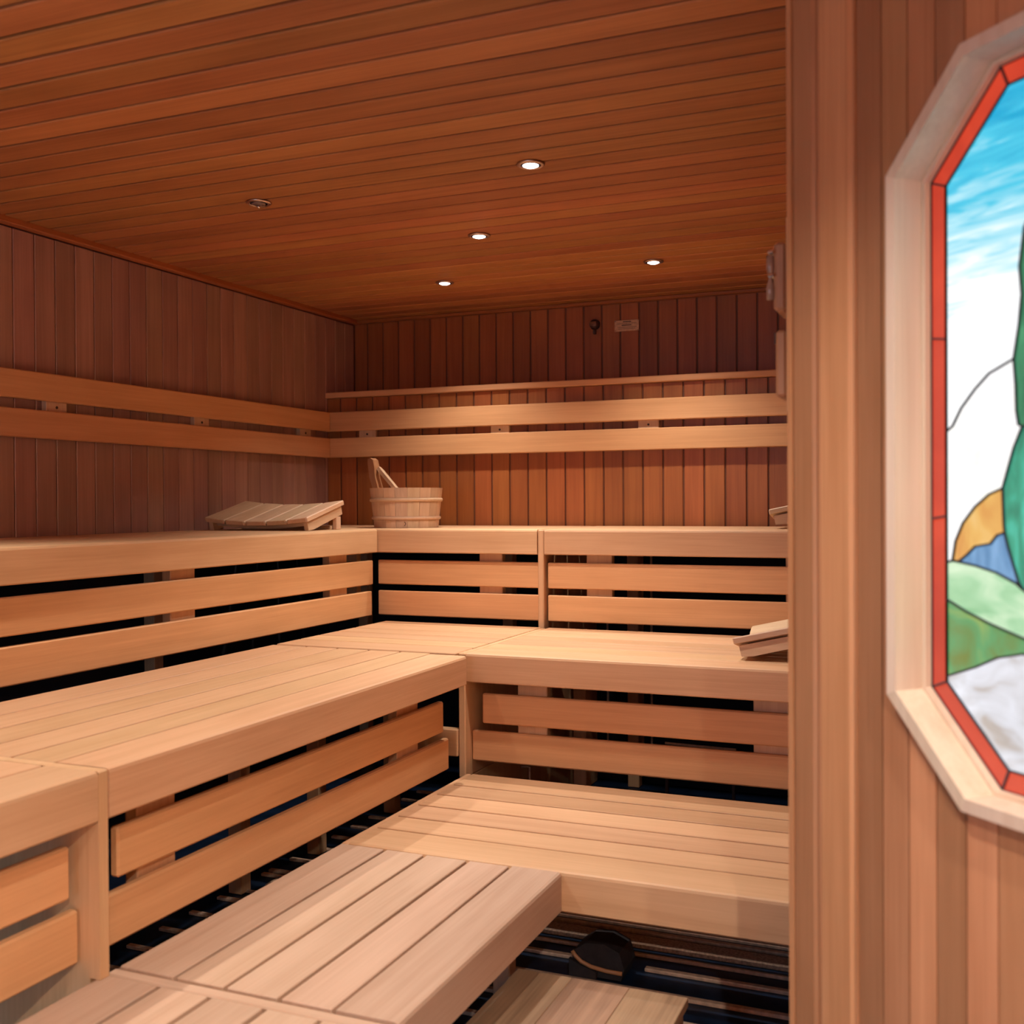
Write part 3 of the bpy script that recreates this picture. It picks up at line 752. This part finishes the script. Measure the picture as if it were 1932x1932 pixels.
# tall grip stave on the left side
gx = -RT + 0.002
grip = [(gx - 0.008, HB - 0.10), (gx + 0.020, HB - 0.10), (gx + 0.028, HB + 0.01), (gx + 0.016, HB + 0.06), (gx + 0.012, HB + 0.115), (gx + 0.004, HB + 0.150), (gx - 0.012, HB + 0.160), (gx - 0.026, HB + 0.152), (gx - 0.027, HB + 0.135), (gx - 0.018, HB + 0.06), (gx - 0.004, HB)]
grip = [(a + 0.030 if z < HB - 0.05 else a + 0.016 * max(0, (HB + 0.02 - z) / 0.06 if z < HB + 0.02 else 0), z) for a, z in grip]
prism('grip_stave', grip, -0.028, 0.028, M['side_z'], bk)
# small maker's burn mark, a curl near the foot
a_ = math.radians(-66)
pts = []
for q in range(9):
    th_ = math.radians(-80 + 20 * q)
    aa = a_ + 0.05 * math.cos(th_); zz = 0.022 + 0.009 * math.sin(th_)
    rr = RB + (RT - RB) * zz / HB + 0.0005
    pts.append((rr * math.cos(aa), rr * math.sin(aa), zz))
tube('burn_mark', pts, 0.0016, M['ink'], bk, 6)

ld = thing('wooden_ladle', 'pale wooden ladle leaning inside the bucket', 'ladle', (BX, BY, Z3))
p0, p1 = Vector((0.045, 0.02, 0.075)), Vector((-0.182 + 0.018, 0.0, 0.312))
dv = (p1 - p0).normalized()
hv = []
side = Vector((0, 1, 0)); nrm = dv.cross(side).normalized()
ss = [(0.0, 0.011), (0.25, 0.012), (0.7, 0.014), (0.93, 0.015), (1.0, 0.008)]
for s_, wd in ss:
    c = p0.lerp(p1, s_)
    for (q1, q2) in ((-1, -1), (1, -1), (1, 1), (-1, 1)): hv.append(c + side * wd * q1 + nrm * 0.0095 * q2)
hf = [[0, 1, 2, 3][::-1], [16, 17, 18, 19]]
for k_ in range(4): hf += [[k_ * 4 + q, k_ * 4 + (q + 1) % 4, k_ * 4 + 4 + (q + 1) % 4, k_ * 4 + 4 + q] for q in range(4)]
mesh_obj('ladle_handle', hv, hf, M['pale_x'], ld)
bw = lathe_mesh('ladle_bowl', [(0.0, 0.0), (0.03, 0.004), (0.045, 0.02), (0.05, 0.045), (0.046, 0.045), (0.041, 0.022), (0.027, 0.009), (0.0, 0.006)], 20, M['pale_y'], ld)
bw.location = (0.075, 0.02, 0.034)

# ------------------------------------------------------------------ things on the walls
pt = thing('wall_plate', 'small brass plate with engraved lines screwed high on the back wall', 'sign', (1.7495, YU - 0.001, 2.425))
piece('plate', 1.679, 1.820, YU - 0.006, YU - 0.001, 2.425, 2.488, M['brass'], pt, 0.0015)
for (xa, xb, zz) in ((1.728, 1.775, 2.478), (1.720, 1.776, 2.459), (1.695, 1.806, 2.468), (1.695, 1.806, 2.448), (1.700, 1.800, 2.439)):
    hh = 0.0022 if zz in (2.478, 2.459) else 0.0008
    piece('engraved_line', xa, xb, YU - 0.0068, YU - 0.0061, zz - hh, zz + hh, M['ink'], pt, 0)
for xx in (1.684, 1.815):
    for zz in (2.430, 2.483):
        s = lathe_mesh('screw_head', [(0.0, 0.0), (0.0035, 0.0), (0.003, 0.0015), (0.0, 0.002)], 10, M['chrome'], pt)
        s.location = Vector((xx, YU - 0.0061, zz)) - pt.location; s.rotation_euler = (math.pi / 2, 0, 0)
sn = thing('temperature_sensor', 'small round bronze sensor cap on the back wall beside the brass plate', 'sensor', (1.564, YU - 0.001, 2.474))
c_ = lathe_mesh('cap', [(0.0, 0.0), (0.030, 0.0), (0.030, 0.010), (0.024, 0.028), (0.012, 0.034), (0.0, 0.035)], 20, M['dark_metal'], sn)
c_.rotation_euler = (math.pi / 2, 0, 0)
s_ = piece('probe_stem', 1.556, 1.572, YU - 0.022, YU - 0.002, 2.420, 2.443, M['dark_metal'], sn, 0.003)
for kk in range(3):
    piece('cap_rib', 1.546, 1.582, YU - 0.0405, YU - 0.0370, 2.465 + kk * 0.008, 2.468 + kk * 0.008, M['brass'], sn, 0.001)

tb = thing('thermometer_board', 'wooden board with thermometer and sand timer, seen edge-on at the corner post', 'thermometer', (W - 0.02, -3.20, 1.655))
piece('board', W - 0.036, W - 0.0005, -3.270, -3.120, 1.652, 2.045, M['bench_z'], tb, 0.004)
cs = piece('timer_case', W - 0.062, W - 0.037, -3.262, -3.150, 1.858, 1.995, M['side_z'], tb, 0.006)
for zz in (1.975, 1.928):
    piece('metal_clip', W - 0.072, W - 0.060, -3.272, -3.250, zz - 0.003, zz + 0.003, M['chrome'], tb, 0.001)
g_ = lathe_mesh('glass_tube', [(0.0, -0.045), (0.008, -0.044), (0.009, -0.02), (0.003, 0.0), (0.009, 0.02), (0.008, 0.044), (0.0, 0.045)], 12, M['glasstube'], tb)
g_.location = Vector((W - 0.0685, -3.255, 1.926)) - tb.location
piece('thermometer_case', W - 0.058, W - 0.037, -3.262, -3.150, 1.685, 1.818, M['side_z'], tb, 0.005)
piece('dial_rim', W - 0.062, W - 0.0585, -3.255, -3.160, 1.793, 1.815, M['dark_metal'], tb, 0.001)

# ------------------------------------------------------------------ things on the floor
st = thing('step_stool', 'low wooden step with worn planks standing on the floor slats', 'step', (2.58, -3.02, 0.012))
YS0, YS1, ZS = -3.30, -2.748, 0.20
for (a, b_) in ((2.343, 2.4995), (2.5005, 2.6595), (2.6605, 2.816)):
    piece('plank', a, b_, YS0, YS1, ZS - 0.024, ZS, M['worn_y'], st, 0.0015)
for xx in (2.355, 2.782):
    piece('side_board', xx, xx + 0.024, YS0 + 0.01, YS1 - 0.012, 0.013, ZS - 0.025, M['worn_y'], st, 0.003)
piece('end_board', 2.381, 2.780, YS1 - 0.036, YS1 - 0.014, 0.05, ZS - 0.025, M['worn_x'], st, 0.003)
piece('end_board', 2.381, 2.780, YS0 + 0.014, YS0 + 0.036, 0.05, ZS - 0.025, M['worn_x'], st, 0.003)

fb = thing('floor_block', 'small dark wedge-shaped block with a curved orange edge on the floor', 'block', (2.43, -2.25, 0.0125))
prism('body', [(2.345 - 2.43, 0.0), (2.505 - 2.43, 0.0), (2.515 - 2.43, 0.035), (2.50 - 2.43, 0.085), (2.45 - 2.43, 0.105), (2.39 - 2.43, 0.100), (2.350 - 2.43, 0.070)], -0.07, 0.05, M['rubber'], fb)
arc = [(-0.080, -0.076, 0.073), (-0.070, -0.077, 0.060), (-0.050, -0.078, 0.045), (-0.020, -0.078, 0.034), (0.030, -0.078, 0.028), (0.080, -0.076, 0.026)]
tube('orange_edge', arc, 0.0065, M['copper'], fb, 8)
prism('base_wedge', [(-0.088, 0.0), (0.0, 0.0), (0.0, 0.022), (-0.05, 0.036), (-0.088, 0.052)], -0.086, -0.0705, M['rubber'], fb)

bt = tag(tube('metal_bracket', [(1.722, -1.2, 0.342), (1.760, -1.2, 0.345), (1.762, -1.2, 0.005)], 0.005, M['batten'], None, 8), 'thin pale angled rod standing under the middle bench', 'bracket')
rd = thing('heater_rail', 'thin pale rod lying in the dark behind the middle bench skirt', 'rail', (2.5, -1.2, 0))
tube('rail', [(2.353 - 2.5, 0, 0.496), (2.64 - 2.5, 0, 0.492)], 0.005, M['batten'], rd, 8)
for xx in (2.36, 2.63): piece('rail_leg', xx - 0.006, xx + 0.006, -1.206, -1.194, 0.001, 0.487, M['gap'], rd, 0.001)
sc = thing('paper_scrap', 'two small pale curled scraps on the back edge of the middle bench', 'scrap', (2.05, -0.80, 0.0))
prism('scrap', [(1.96 - 2.05, 0.840), (2.0 - 2.05, 0.862), (1.992 - 2.05, 0.838)], 0.0, 0.004, M['white'], sc)
prism('scrap', [(2.01 - 2.05, 0.838), (2.10 - 2.05, 0.868), (2.085 - 2.05, 0.842)], 0.006, 0.010, M['white'], sc)
piece('scrap_ledge', 1.93, 2.12, -0.80, -0.78, 0.80, 0.836, M['gap'], sc, 0.002)
